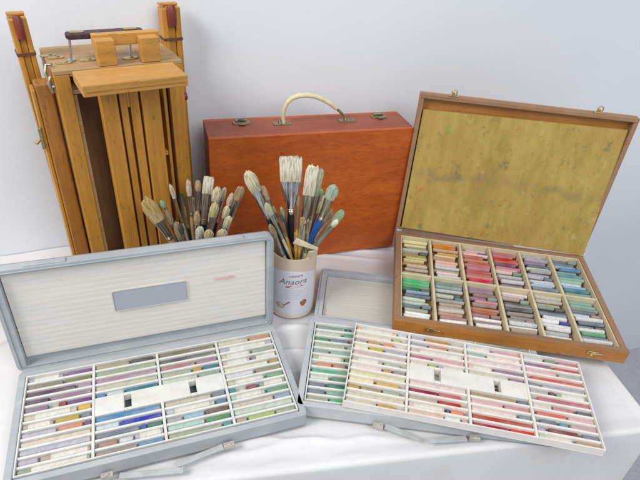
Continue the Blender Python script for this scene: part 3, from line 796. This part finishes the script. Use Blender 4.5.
# leather carrying handle on two posts
g = MB(); g.rounded(.030, .136, .034, .054, EH + .029, EH + .037, .008); hd = g.build('carrying_handle', M['leather'], ez, .002)
for u in (.045, .118):
    g = MB(); g.rounded(u - .010, u + .010, .039, .049, EH + .0372, EH + .0382, .004); g.build('handle_rivet', M['brass'], hd)
g = MB(); g.tube([(.031, .038, EH + .001), (.034, .040, EH + .029)], .0016, 8); g.tube([(.031, .038, EH + .0005), (.031, .038, EH + .003)], .0052, 12); g.build('handle_post', M['steel'], ez)
g = MB(); g.tube([(.113, .040, EH + .001), (.118, .044, EH + .029)], .0016, 8); g.build('handle_post', M['steel'], ez)
for (u, v_) in ((.020, .032), (.052, .036), (.1095, .028), (.006, .072), (.014, .060)):
    g = MB(); g.rounded(u - .011, u + .011, v_ - .005, v_ + .005, EH + .0002, EH + .0016, .0045); g.tube([(u + .003, v_, EH + .0017), (u + .003, v_, EH + .0030)], .0022, 10)
    g.build('brass_plate', M['brass'], ez, .0003)
# cluttered catch on the left top corner
g = MB(); g.tube([(-.004, .010, EH - .02), (-.008, .014, EH - .006), (-.004, .022, EH + .003), (.003, .018, EH + .004)], .0020, 8); g.tube([(-.004, .004, EH - .030), (-.007, .006, EH - .018), (-.003, .010, EH - .010)], .0024, 8)
g.build('catch', M['dullbrass'], ez, 0, True)
g = MB(); g.tube([(-.001, .006, .383), (-.004, .006, .383)], .0022, 10); g.build('screw', M['steel'], ez)
def leg(u0, u1, v0, v1, ztop, name='leg'):
    g = MB(); uw = (u1 - u0)
    g.box(u0, u0 + uw * .30, v0, v1, 0, ztop - .006); g.box(u1 - uw * .30, u1, v0, v1, 0, ztop - .004)
    g.box(u0 + uw * .31, u1 - uw * .31, v0 + .004, v1, 0, ztop - .004)
    g.box(u0, u1, (v0 + v1) / 2, v1 - .0002, ztop - .0035, ztop)
    o = g.build(name, M['beech'], ez, .0012)
    um = (u0 + u1) / 2
    g = MB(); g.tube([(um, v0 - .002, ztop - .030), (um, v0 - .002, ztop - .008), (um, v0, ztop - .001)], [uw * .24, uw * .27, uw * .20], 12)
    g.build('peg', M['peg'], o, 0, True)
    g = MB(); g.frame(u0 - .001, u1 + .001, v0 - .0012, v1 + .001, ztop - .0540, ztop - .0500, (.0009,) * 4, .0015); g.build('strap', M['strap'], o)
    return o
lg = leg(-.0335, -.0110, .068, .092, .463); lg.rotation_euler = (0, -.0216, 0); lg.location = (.010, 0, 0)
leg(.1800, .2100, .088, .110, .463)
g = MB(); g.box(-.0235, -.0020, .024, .052, 0, .382); sp = g.build('side_leg', M['beech_dark'], ez, .003)
MB().box(-.0285, -.0240, .030, .058, 0, .372).build('side_strip', M['beech'], ez, .001)
g = MB(); g.box(-.0330, -.0287, .028, .034, .285, .318); g.tube([(-.034, .030, .300), (-.040, .026, .296)], .0028, 10); g.build('clasp', M['brass'], ez, .0006)
g = MB(); g.tube([(EW + .0005, .010, .345), (EW + .006, .010, .345)], .0060, 14); g.build('knob', M['peg'], ez, .0006)

# ------------------------------------------------------------------ containers for the brushes
TINC = (-.0425, .713)
tin = empty('coffee_tin', (*TINC, 0), 0)
tag(tin, 'cream and white printed tin holding paint brushes in front of the red case', 'tin')
TR, TH = .0405, .130
g = MB(); g.lathe([(0, .002), (TR - .004, .002), (TR - .001, 0), (TR, .001), (TR, .0035), (TR - .0006, .005), (TR - .0006, TH - .004), (TR, TH - .002), (TR, TH), (TR - .0016, TH), (TR - .0018, TH - .004), (TR - .002, .006), (0, .006)], 56)
g.build('body', M['tin'], tin, 0, True)
def wrap(pts, r): return [(r * math.sin(u / TR), -r * math.cos(u / TR), z) for u, z in pts]
def patch(name, u0, u1, z0, z1, r, mat, par, wav=None, n=40, m_=2):
    g = MB()
    for j in range(m_ + 1):
        for i in range(n + 1):
            u = u0 + (u1 - u0) * i / n; zt_ = z1 + (wav(u) if wav else 0); z = z0 + (zt_ - z0) * j / m_
            g.v.append(wrap([(u, z)], r)[0])
    for j in range(m_):
        for i in range(n):
            k = j * (n + 1) + i; g.f.append((k, k + 1, k + n + 2, k + n + 1)); g.mi.append(0)
    return g.build(name, mat, par, 0, True)
lab = patch('label', -.060, .0475, .0085, .103, TR - .0002, M['label'], tin, lambda u: .004 * math.cos(u * 60))
YAW = .10
lab.rotation_euler = (0, 0, 0)
def poly(name, loops, r, mat, par):
    g = MB()
    for lp in loops:
        b0 = len(g.v); pts = wrap(lp, r); g.v += pts; g.f.append(tuple(range(b0, b0 + len(pts)))); g.mi.append(0)
    return g.build(name, mat, par)
def text_wrap(name, body, size, u, z, r, mat, par, shear=0, tilt=0):
    cu = bpy.data.curves.new(name, 'FONT'); cu.body = body; cu.size = size; cu.shear = shear; cu.align_x = 'CENTER'; cu.resolution_u = 3
    to = bpy.data.objects.new(name, cu); COL.objects.link(to)
    dg = bpy.context.evaluated_depsgraph_get(); me = bpy.data.meshes.new_from_object(to.evaluated_get(dg))
    COL.objects.unlink(to); bpy.data.objects.remove(to)
    for v_ in me.vertices:
        x, y = v_.co.x, v_.co.y
        x, y = x * math.cos(tilt) - y * math.sin(tilt), x * math.sin(tilt) + y * math.cos(tilt)
        v_.co = Vector(wrap([(u + x, z + y)], r)[0])
    me.materials.clear(); me.materials.append(mat)
    o = bpy.data.objects.new(name, me); COL.objects.link(o); o.parent = par
    return o
R1 = TR + .0002
text_wrap('lettering', 'Anaora', .0165, .0035, .0785, R1, M['ink'], lab, .35, .06)
text_wrap('small_lettering', 'ritzora', .0085, .008, .0940, R1, M['redink'], lab, .3, .10)
ell = [(.006 + .0155 * math.cos(a), .0735 + .0022 * math.sin(a) + .002 * math.cos(a)) for a in [2 * PI * i / 24 for i in range(24)]]
poly('red_flourish', [ell], R1, M['redink'], lab)
# faint small print
lines = []
for k in range(6):
    z = .066 - k * .0042; ln = (.012, .017, .014, .016, .010, .013)[k]
    for q in range(7):
        a = .004 - ln + 2 * ln * q / 7; lines.append([(a, z), (a + 2 * ln / 7 * .72, z + .0004), (a + 2 * ln / 7 * .72, z + .0014), (a, z + .0010)])
poly('small_print', lines, R1, M['inkpale'], lab)
def blob(cx, cz, rx, rz, rot, n=20):
    return [(cx + rx * math.cos(a) * math.cos(rot) - rz * math.sin(a) * math.sin(rot), cz + rx * math.cos(a) * math.sin(rot) + rz * math.sin(a) * math.cos(rot)) for a in [2 * PI * i / n for i in range(n)]]
poly('scoop_picture', [blob(-.0175, .0275, .0090, .0062, -.1)], R1, M['spoon'], lab)
poly('scoop_handle_picture', [[(-.012, .030), (-.010, .0285), (.001, .0385), (-.001, .0405)]], R1 + .0001, M['bean'], lab)
poly('bean_picture', [blob(.0215, .0345, .0032, .0052, .3), blob(.0275, .0355, .0030, .0055, -.2), blob(.0245, .0300, .0040, .0028, .2), blob(.0250, .0395, .0025, .0025, 0)], R1, M['bean'], lab)

JARC = (-.200, .700)
jar = empty('brush_jar', (*JARC, 0), 0)
tag(jar, 'brown jar of paint brushes hidden behind the upright grey lid', 'jar')
MB().lathe([(0, .0), (.034, .0), (.0365, .003), (.0365, .096), (.0355, .1), (.0335, .1), (.0330, .095), (.033, .006), (0, .006)], 48).build('body', M['jarmat'], jar, 0, True)

# ------------------------------------------------------------------ brushes
def bristle_mat(name, c, tip):
    mt, nt, b = node_mat(name, .85, 0, .2)
    v = coords(nt, (1, 1, .05)); f = ntex(nt, v, 760, 3)
    tc = nt.nodes.new('ShaderNodeTexCoord'); sp_ = nt.nodes.new('ShaderNodeSeparateXYZ'); nt.links.new(tc.outputs['Generated'], sp_.inputs[0])
    n2 = ntex(nt, coords(nt), 70, 4)
    ad = nt.nodes.new('ShaderNodeMath'); ad.operation = 'ADD'; nt.links.new(sp_.outputs['Z'], ad.inputs[0]); nt.links.new(n2, ad.inputs[1])
    base = ramp(nt, ad.outputs[0], [(.6, tip), (.95, c)])
    ff = ramp(nt, f, [(.35, (.48, .46, .42)), (.56, (1, 1, 1))])
    nt.links.new(mix(nt, 1.0, base, ff, 'MULTIPLY'), b.inputs['Base Color'])
    bump(nt, b, f, .6, .001)
    return mt
BR = dict(cream=((.68, .60, .40), (.46, .44, .29)), white=((.78, .73, .58), (.66, .59, .43)), gold=((.52, .36, .14), (.60, .48, .26)), green=((.28, .42, .24), (.34, .40, .28)),
          mint=((.36, .48, .36), (.52, .50, .36)), tan=((.46, .32, .16), (.40, .30, .18)), yellow=((.62, .56, .28), (.52, .48, .26)), creamgreen=((.54, .55, .36), (.40, .45, .30)),
          pink=((.60, .46, .34), (.58, .50, .40)), dark=((.09, .09, .07), (.12, .12, .09)), brown=((.34, .25, .16), (.42, .34, .22)))
for k, (a, b_) in BR.items(): M['b_' + k] = bristle_mat('bristle_' + k, a, b_)
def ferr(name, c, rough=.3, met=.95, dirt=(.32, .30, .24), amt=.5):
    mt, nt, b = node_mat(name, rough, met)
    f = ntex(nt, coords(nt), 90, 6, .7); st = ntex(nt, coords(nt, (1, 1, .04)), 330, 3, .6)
    a = ramp(nt, st, [(.36, sc3(c, .22)), (.5, sc3(c, .75)), (.62, sc3(c, 1.25))])  # lengthwise dark and bright streaks: metal reflections painted into the colour
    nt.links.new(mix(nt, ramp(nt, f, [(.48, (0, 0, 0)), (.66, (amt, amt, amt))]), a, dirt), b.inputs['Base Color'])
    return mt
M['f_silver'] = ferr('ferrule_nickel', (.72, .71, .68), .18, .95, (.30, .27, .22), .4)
M['f_dirty'] = ferr('ferrule_dirty', (.52, .47, .36), .3, .8, (.30, .26, .18), .8)
M['f_green'] = ferr('ferrule_green_paint', (.36, .40, .30), .4, .5, (.14, .28, .15), .9)
M['f_brown'] = ferr('ferrule_brown', (.42, .33, .24), .35, .7, (.16, .13, .10), .8)
HM = dict(black=(.015, .015, .02), navy=(.02, .025, .06), cream=(.66, .57, .38), gold=(.55, .32, .05), orange=(.62, .33, .03), blue=(.02, .10, .38), rust=(.42, .16, .05), green=(.08, .20, .10),
          wood=(.42, .28, .13), grey=(.30, .30, .26))
for k, c in HM.items(): M['h_' + k] = plain('handle_' + k, c, .35, 0, .22, 60)
CAMP = Vector((0, 0, CH))
def sect(g, zs, rx, ry, n=20, ex=2.0, ctr=None):
    b0 = len(g.v)
    for k, z in enumerate(zs):
        e = ex[k] if isinstance(ex, (list, tuple)) else ex
        for i in range(n):
            a = 2 * PI * i / n; c, s_ = math.cos(a), math.sin(a)
            x = rx[k] * math.copysign(abs(c) ** (2 / e), c); y = ry[k] * math.copysign(abs(s_) ** (2 / e), s_)
            g.v.append((x, y, z))
    for k in range(len(zs) - 1):
        for i in range(n):
            j = (i + 1) % n; g.f.append((b0 + k * n + i, b0 + k * n + j, b0 + (k + 1) * n + j, b0 + (k + 1) * n + i)); g.mi.append(0)
    g.f.append(tuple(b0 + i for i in reversed(range(n)))); g.f.append(tuple(b0 + (len(zs) - 1) * n + i for i in range(n))); g.mi += [0, 0]
    return g
def brush(co_, w_, bl, fl, shape, bc, fc, hc, label, group):
    B = Vector(co_[:3]); T = Vector(co_[3:]); L = (T - B).length; d = (T - B).normalized(); w_ = w_ * (1.0 if w_ > .017 else .94)
    t = empty('paint_brush', B); tag(t, label, 'paint brush', group)
    view = (T - CAMP).normalized(); xa = d.cross(view).normalized(); ya = d.cross(xa)
    t.rotation_euler = Matrix((xa, ya, d)).transposed().to_euler()
    zb = L - bl; zf = zb - fl; hw = w_ / 2
    hr = max(.0018, min(.0052, hw * .52))
    # handle
    zz = [0, .003, zf * .55, zf - .012, zf - .002, zf + .002]; rr_ = [hr * .55, hr * .75, hr * .95, hr * 1.15, hr, hr * .95]
    if zf < .02: zz = [0, zf * .3, zf * .6, zf * .8, zf * .9, zf + .001]
    sect(MB(), zz, rr_, rr_, 14).build('handle', M['h_' + hc], t, 0, True)
    # ferrule
    fr_ = hr * 1.08
    if shape == 'round': rx = [fr_, fr_, fr_ * 1.1, hw * .8, hw * .72]; ry = rx
    elif shape == 'flat': rx = [fr_, fr_ * 1.03, hw * .70, hw * .92, hw * .96]; ry = [fr_, fr_, fr_ * .8, max(.0022, hw * .22), max(.0018, hw * .17)]
    else: rx = [fr_, fr_ * 1.03, hw * .62, hw * .78, hw * .82]; ry = [fr_, fr_, fr_ * .85, max(.0022, hw * .34), max(.002, hw * .30)]
    zs = [zf, zf + fl * .15, zf + fl * .55, zf + fl * .92, zb]
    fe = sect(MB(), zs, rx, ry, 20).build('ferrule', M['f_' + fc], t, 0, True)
    g = MB()
    for q in (.06, .12): sect(g, [zf + fl * q, zf + fl * (q + .01), zf + fl * (q + .035), zf + fl * (q + .045)], [fr_ * 1.01, fr_ * 1.10, fr_ * 1.10, fr_ * 1.01], [fr_ * 1.01, fr_ * 1.10, fr_ * 1.10, fr_ * 1.01], 16)
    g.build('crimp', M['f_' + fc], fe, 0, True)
    # bristles
    z0 = zb - .0015; K = 9
    zs = [z0 + (L - z0) * k / K for k in range(K + 1)]
    rxs, rys = [], []
    for k in range(K + 1):
        s_ = k / K
        if shape == 'flat':
            rxs.append(hw * (.95 + .05 * math.sin(s_ * PI / 2) - (.10 if k == K else 0))); rys.append(max(.0018, hw * .17) * (1 + .15 * math.sin(s_ * PI) - .55 * s_ ** 3))
        elif shape == 'filbert':
            e = math.sqrt(max(0, 1 - max(0, (s_ - .45) / .56) ** 2.2)); rxs.append(hw * (.80 + .22 * min(1, s_ / .45)) * e + .0003); rys.append(max(.002, hw * .32) * (1 + .2 * math.sin(s_ * PI)) * max(.15, e))
        else:
            e = math.sqrt(max(0, 1 - max(0, (s_ - .35) / .66) ** 1.8)); rxs.append(hw * (.74 + .26 * min(1, s_ / .35)) * e + .0003); rys.append(rxs[-1] * .9)
    g = sect(MB(), zs, rxs, rys, 44, 2.6 if shape == 'flat' else 2.0)
    rb = random.Random(hash(label) % 999)
    ph = len(label) * 1.7
    for i, v_ in enumerate(g.v):                 # ragged tip, clumped hair
        s_ = (v_[2] - z0) / (L - z0)
        k = s_ ** 2 * .13 * bl * noise.noise(Vector((v_[0] * 600 + ph, v_[1] * 500, ph))); q = 1 + .11 * s_ * noise.noise(Vector((v_[0] * 900, v_[1] * 900 + ph, v_[2] * 40)))
        g.v[i] = (v_[0] * q, v_[1] * q, v_[2] + k)
    g.build('bristles', M['b_' + bc], t, 0, True)
    return t

GT_ = 'paint brushes in the coffee tin'; GJ = 'paint brushes behind the upright grey lid'
TB = [
 ([-0.0108, 0.716, 0.0094, -0.1133, 0.6644, 0.2903], 0.0187, 0.0374, 0.0544, 'filbert', 'cream', 'silver', 'navy', 'large cream filbert brush leaning far left from the tin'),
 ([-0.0131, 0.7219, 0.0081, -0.1038, 0.6974, 0.2569], 0.0061, 0.0246, 0.0246, 'round', 'brown', 'brown', 'wood', 'thin brown round brush just behind the large leaning filbert in the tin'),
 ([-0.0077, 0.7222, 0.0191, -0.0845, 0.6586, 0.243], 0.0104, 0.024, 0.056, 'filbert', 'creamgreen', 'green', 'cream', 'brush with green smeared ferrule and cream handle, left side of tin'),
 ([-0.0081, 0.7213, 0.0377, -0.0762, 0.6784, 0.2266], 0.0038, 0.0119, 0.0159, 'round', 'tan', 'brown', 'rust', 'very thin rust coloured brush between green smeared brush and black handled brush'),
 ([-0.0409, 0.7193, 0.0094, -0.0538, 0.7006, 0.3007], 0.0345, 0.0400, 0.0600, 'flat', 'white', 'silver', 'black', 'widest white flat brush with silver ferrule and black handle'),
 ([-0.0407, 0.7189, 0.0098, -0.0199, 0.6929, 0.2914], 0.0193, 0.0495, 0.0566, 'flat', 'white', 'dirty', 'cream', 'long cream flat brush standing right of the widest white brush'),
 ([-0.0364, 0.7226, 0.0099, -0.0083, 0.7386, 0.2638], 0.0127, 0.0451, 0.0451, 'flat', 'creamgreen', 'dirty', 'cream', 'narrow cream flat brush with greenish hair, right of centre in the tin'),
 ([-0.0377, 0.7152, 0.01, -0.0042, 0.7591, 0.2182], 0.0083, 0.0105, 0.0386, 'round', 'green', 'dirty', 'grey', 'small bright green tipped round brush behind others in the tin'),
 ([-0.0506, 0.7212, 0.0104, 0.0153, 0.6966, 0.2624], 0.0182, 0.0256, 0.0439, 'filbert', 'mint', 'dirty', 'blue', 'round headed pale green brush with blue handle in the tin'),
 ([-0.0697, 0.7275, 0.0082, 0.0315, 0.688, 0.2229], 0.0139, 0.0253, 0.0662, 'filbert', 'green', 'green', 'green', 'green haired filbert brush leaning farthest right from the tin'),
 ([-0.0716, 0.7246, 0.0335, 0.0246, 0.6682, 0.2183], 0.0091, 0.0146, 0.0624, 'round', 'white', 'green', 'grey', 'small white tipped brush below the green filbert at right of tin'),
 ([-0.0358, 0.7188, 0.0091, -0.0368, 0.6584, 0.2601], 0.0058, 0.016, 0.0521, 'round', 'brown', 'dirty', 'orange', 'thin orange handled brush crossing in front of the widest white brush'),
 ([-0.0193, 0.723, 0.0089, -0.0624, 0.665, 0.2208], 0.0059, 0.0130, 0.0357, 'round', 'dark', 'brown', 'gold', 'short golden handled brush with dark tip in front of black handled brush'),
 ([-0.0344, 0.7285, 0.0084, -0.029, 0.6604, 0.2219], 0.0075, 0.016, 0.0359, 'flat', 'tan', 'silver', 'orange', 'short orange handled brush at the middle front of the tin'),
 ([-0.0092, 0.7228, 0.0098, -0.1003, 0.6805, 0.2491], 0.009, 0.0218, 0.0472, 'round', 'brown', 'dirty', 'black', 'brown tipped brush with black handle under the large leaning filbert'),
 ([-0.0142, 0.7259, 0.0105, -0.0663, 0.7070, 0.208], 0.0079, 0.0194, 0.0428, 'round', 'creamgreen', 'green', 'green', 'short green handled brush left of the black handled flat brush'),
 ([-0.0327, 0.7171, 0.0108, -0.0174, 0.7503, 0.2191], 0.0115, 0.0247, 0.0424, 'flat', 'brown', 'dirty', 'black', 'brown flat brush mostly hidden behind the long cream flat brush'),
 ([-0.0722, 0.7134, 0.0082, 0.0165, 0.7407, 0.1919], 0.0132, 0.0249, 0.0462, 'filbert', 'brown', 'dirty', 'black', 'dull brown brush with black handle low behind the blue handled brush'),
 ([-0.0082, 0.7127, 0.0181, -0.0992, 0.7204, 0.2358], 0.0111, 0.0241, 0.0447, 'filbert', 'tan', 'dirty', 'black', 'tan filbert brush just right of the large leaning cream filbert'),
 ([-0.0506, 0.7007, 0.0087, 0.0035, 0.7564, 0.207], 0.0151, 0.0312, 0.045, 'flat', 'cream', 'brown', 'wood', 'cream brush behind the round headed pale green brush'),
 ([-0.0216, 0.7196, 0.009, -0.0202, 0.6707, 0.2128], 0.0091, 0.0264, 0.0484, 'round', 'brown', 'dirty', 'cream', 'brown brush with cream handle in front of the long cream flat brush'),
 ([-0.0189, 0.7272, 0.0081, -0.0782, 0.6605, 0.2038], 0.0106, 0.0271, 0.0497, 'round', 'brown', 'dirty', 'cream', 'low brown brush with cream handle at the left front of the tin'),
]
JB = [
 ([-0.1899, 0.6962, 0.0107, -0.2701, 0.666, 0.2281], 0.0226, 0.0453, 0.0403, 'filbert', 'gold', 'dirty', 'wood', 'large golden filbert brush leaning leftmost in front of the easel'),
 ([-0.1943, 0.6998, 0.0101, -0.2623, 0.7147, 0.1965], 0.0097, 0.0119, 0.0169, 'round', 'green', 'dirty', 'black', 'small green tipped brush behind the large golden filbert'),
 ([-0.1975, 0.7025, 0.0108, -0.2507, 0.7321, 0.2177], 0.0081, 0.0236, 0.0471, 'round', 'pink', 'brown', 'grey', 'slim pinkish pointed brush in front of the easel boards'),
 ([-0.2111, 0.7039, 0.0089, -0.2245, 0.7456, 0.2222], 0.0098, 0.0275, 0.0378, 'round', 'pink', 'brown', 'wood', 'slim beige upright brush by the right edge of the easel'),
 ([-0.2122, 0.7039, 0.0096, -0.2103, 0.7537, 0.2174], 0.0116, 0.0173, 0.0449, 'round', 'tan', 'brown', 'gold', 'brown round brush with golden handle standing against the wall gap'),
 ([-0.216, 0.7053, 0.0102, -0.1926, 0.7574, 0.2228], 0.0180, 0.0278, 0.0555, 'flat', 'white', 'dirty', 'black', 'tall white flat brush, highest tip in front of the wall gap'),
 ([-0.2117, 0.7027, 0.0099, -0.1742, 0.7401, 0.2154], 0.0164, 0.0248, 0.0461, 'filbert', 'cream', 'dirty', 'wood', 'cream filbert brush at the left edge of the red case'),
 ([-0.2088, 0.6993, 0.0086, -0.1685, 0.6927, 0.2147], 0.014, 0.0267, 0.0458, 'filbert', 'yellow', 'dirty', 'wood', 'yellowish filbert brush overlapping the cream filbert near the red case'),
 ([-0.2075, 0.702, 0.0089, -0.1656, 0.7535, 0.2087], 0.01, 0.0229, 0.0422, 'round', 'creamgreen', 'silver', 'navy', 'thin greenish round brush with silver ferrule before the red case'),
 ([-0.2046, 0.7017, 0.0109, -0.1458, 0.7206, 0.2182], 0.0128, 0.0219, 0.0401, 'round', 'pink', 'silver', 'rust', 'pinkish round brush with bright silver ferrule before the red case'),
 ([-0.2021, 0.7014, 0.0086, -0.1293, 0.7104, 0.2383], 0.0150, 0.0254, 0.0507, 'filbert', 'tan', 'silver', 'wood', 'tan filbert brush with wide silver ferrule leaning rightmost behind the lid'),
 ([-0.2104, 0.6955, 0.0085, -0.167, 0.6439, 0.1958], 0.0148, 0.0249, 0.0453, 'filbert', 'yellow', 'dirty', 'cream', 'short yellow green filbert brush just above the upright grey lid'),
 ([-0.208, 0.7001, 0.0103, -0.1486, 0.6595, 0.1882], 0.0168, 0.023, 0.0413, 'filbert', 'cream', 'dirty', 'wood', 'short cream brush with rounded head lowest above the grey lid'),
 ([-0.2161, 0.697, 0.0083, -0.218, 0.6615, 0.1904], 0.0106, 0.02, 0.0321, 'round', 'dark', 'dirty', 'gold', 'dark stained short brush low in the group before the easel'),
 ([-0.2064, 0.7001, 0.0092, -0.2444, 0.6825, 0.1993], 0.011, 0.0259, 0.0371, 'round', 'brown', 'dirty', 'wood', 'stubby brown brush right of the large golden filbert'),
 ([-0.2004, 0.6977, 0.0086, -0.2379, 0.7427, 0.1952], 0.01, 0.0206, 0.0412, 'round', 'dark', 'brown', 'black', 'dark pointed brush behind the slim pinkish brush before the easel'),
 ([-0.2126, 0.6956, 0.0094, -0.2028, 0.7566, 0.1907], 0.0119, 0.028, 0.0419, 'filbert', 'brown', 'dirty', 'black', 'brown brush half hidden behind the tall white flat brush'),
 ([-0.2057, 0.6998, 0.0106, -0.1494, 0.6963, 0.2081], 0.011, 0.0233, 0.0467, 'filbert', 'cream', 'dirty', 'black', 'narrow cream brush beside the pinkish round brush behind the lid'),
 ([-0.218, 0.6956, 0.0085, -0.1453, 0.7403, 0.1867], 0.0117, 0.0251, 0.0467, 'filbert', 'brown', 'dirty', 'wood', 'low brown brush under the wide silver ferrule before the red case'),
 ([-0.2144, 0.6974, 0.0086, -0.1903, 0.6654, 0.2131], 0.0106, 0.0248, 0.0496, 'round', 'tan', 'silver', 'gold', 'tan round brush with silver ferrule at the centre behind the lid'),
 ([-0.209, 0.6965, 0.0081, -0.2212, 0.7493, 0.1881], 0.0135, 0.0278, 0.0417, 'filbert', 'brown', 'dirty', 'wood', 'brown brush low behind the slim beige upright brush'),
 ([-0.2144, 0.7, 0.0091, -0.1737, 0.7037, 0.1973], 0.0128, 0.027, 0.0425, 'filbert', 'cream', 'brown', 'black', 'cream brush with brown ferrule under the yellowish filbert'),
 ([-0.2204, 0.6945, 0.0095, -0.1778, 0.7587, 0.1832], 0.0136, 0.0282, 0.0458, 'flat', 'tan', 'dirty', 'wood', 'tan flat brush low behind the cream filbert brush'),
 ([-0.2087, 0.6993, 0.0099, -0.1419, 0.6735, 0.2046], 0.0124, 0.0253, 0.0421, 'filbert', 'cream', 'silver', 'wood', 'cream filbert brush low at the right end behind the lid'),
 ([-0.2105, 0.7014, 0.0093, -0.2234, 0.6615, 0.1927], 0.0139, 0.0341, 0.0427, 'round', 'brown', 'brown', 'wood', 'broad brown round brush low before the slim beige brush'),
 ([-0.2158, 0.6994, 0.0106, -0.1842, 0.6548, 0.1932], 0.0137, 0.0305, 0.0464, 'filbert', 'white', 'dirty', 'black', 'white filbert brush low at the centre behind the lid'),
]
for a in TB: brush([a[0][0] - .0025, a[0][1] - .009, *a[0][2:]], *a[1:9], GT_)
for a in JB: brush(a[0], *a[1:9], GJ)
# paper stump and wedge in the tin
g = MB(); B = Vector((-.030, .712, .010)); T = Vector((-.0185, .6915, .140)); ax = (T - B)
g.tube([B, B + ax * .94, B + ax * .97, T], [.0078, .0078, .0066, .0040], 18)
o = g.build('blending_stump', M['h_cream'], None, 0, True); tag(o, 'thick cream blending stump at the right front inside the tin', 'blending stump')
g = MB(); a = Vector((-.0395, .668, .172)); b_ = Vector((-.0030, .674, .1545)); c_ = Vector((-.020, .690, .115)); n = Vector((0, .0025, 0))
up = Vector((.003, 0, .0055))
g.quadprism([a - up, b_ - up * .3, b_ + up * .6, a + up], [a - up + n, b_ - up * .3 + n, b_ + up * .6 + n, a + up + n])
g.quadprism([b_ - Vector((.014, 0, .006)), b_ - up * .2, c_ + Vector((.006, 0, 0)), c_], [b_ - Vector((.014, 0, .006)) + n, b_ - up * .2 + n, c_ + Vector((.006, 0, 0)) + n, c_ + n])
o = g.build('wooden_wedge', M['h_cream'], None, .0008); tag(o, 'small cream wooden wedge wedged slantwise among the brush handles in the tin', 'wedge')
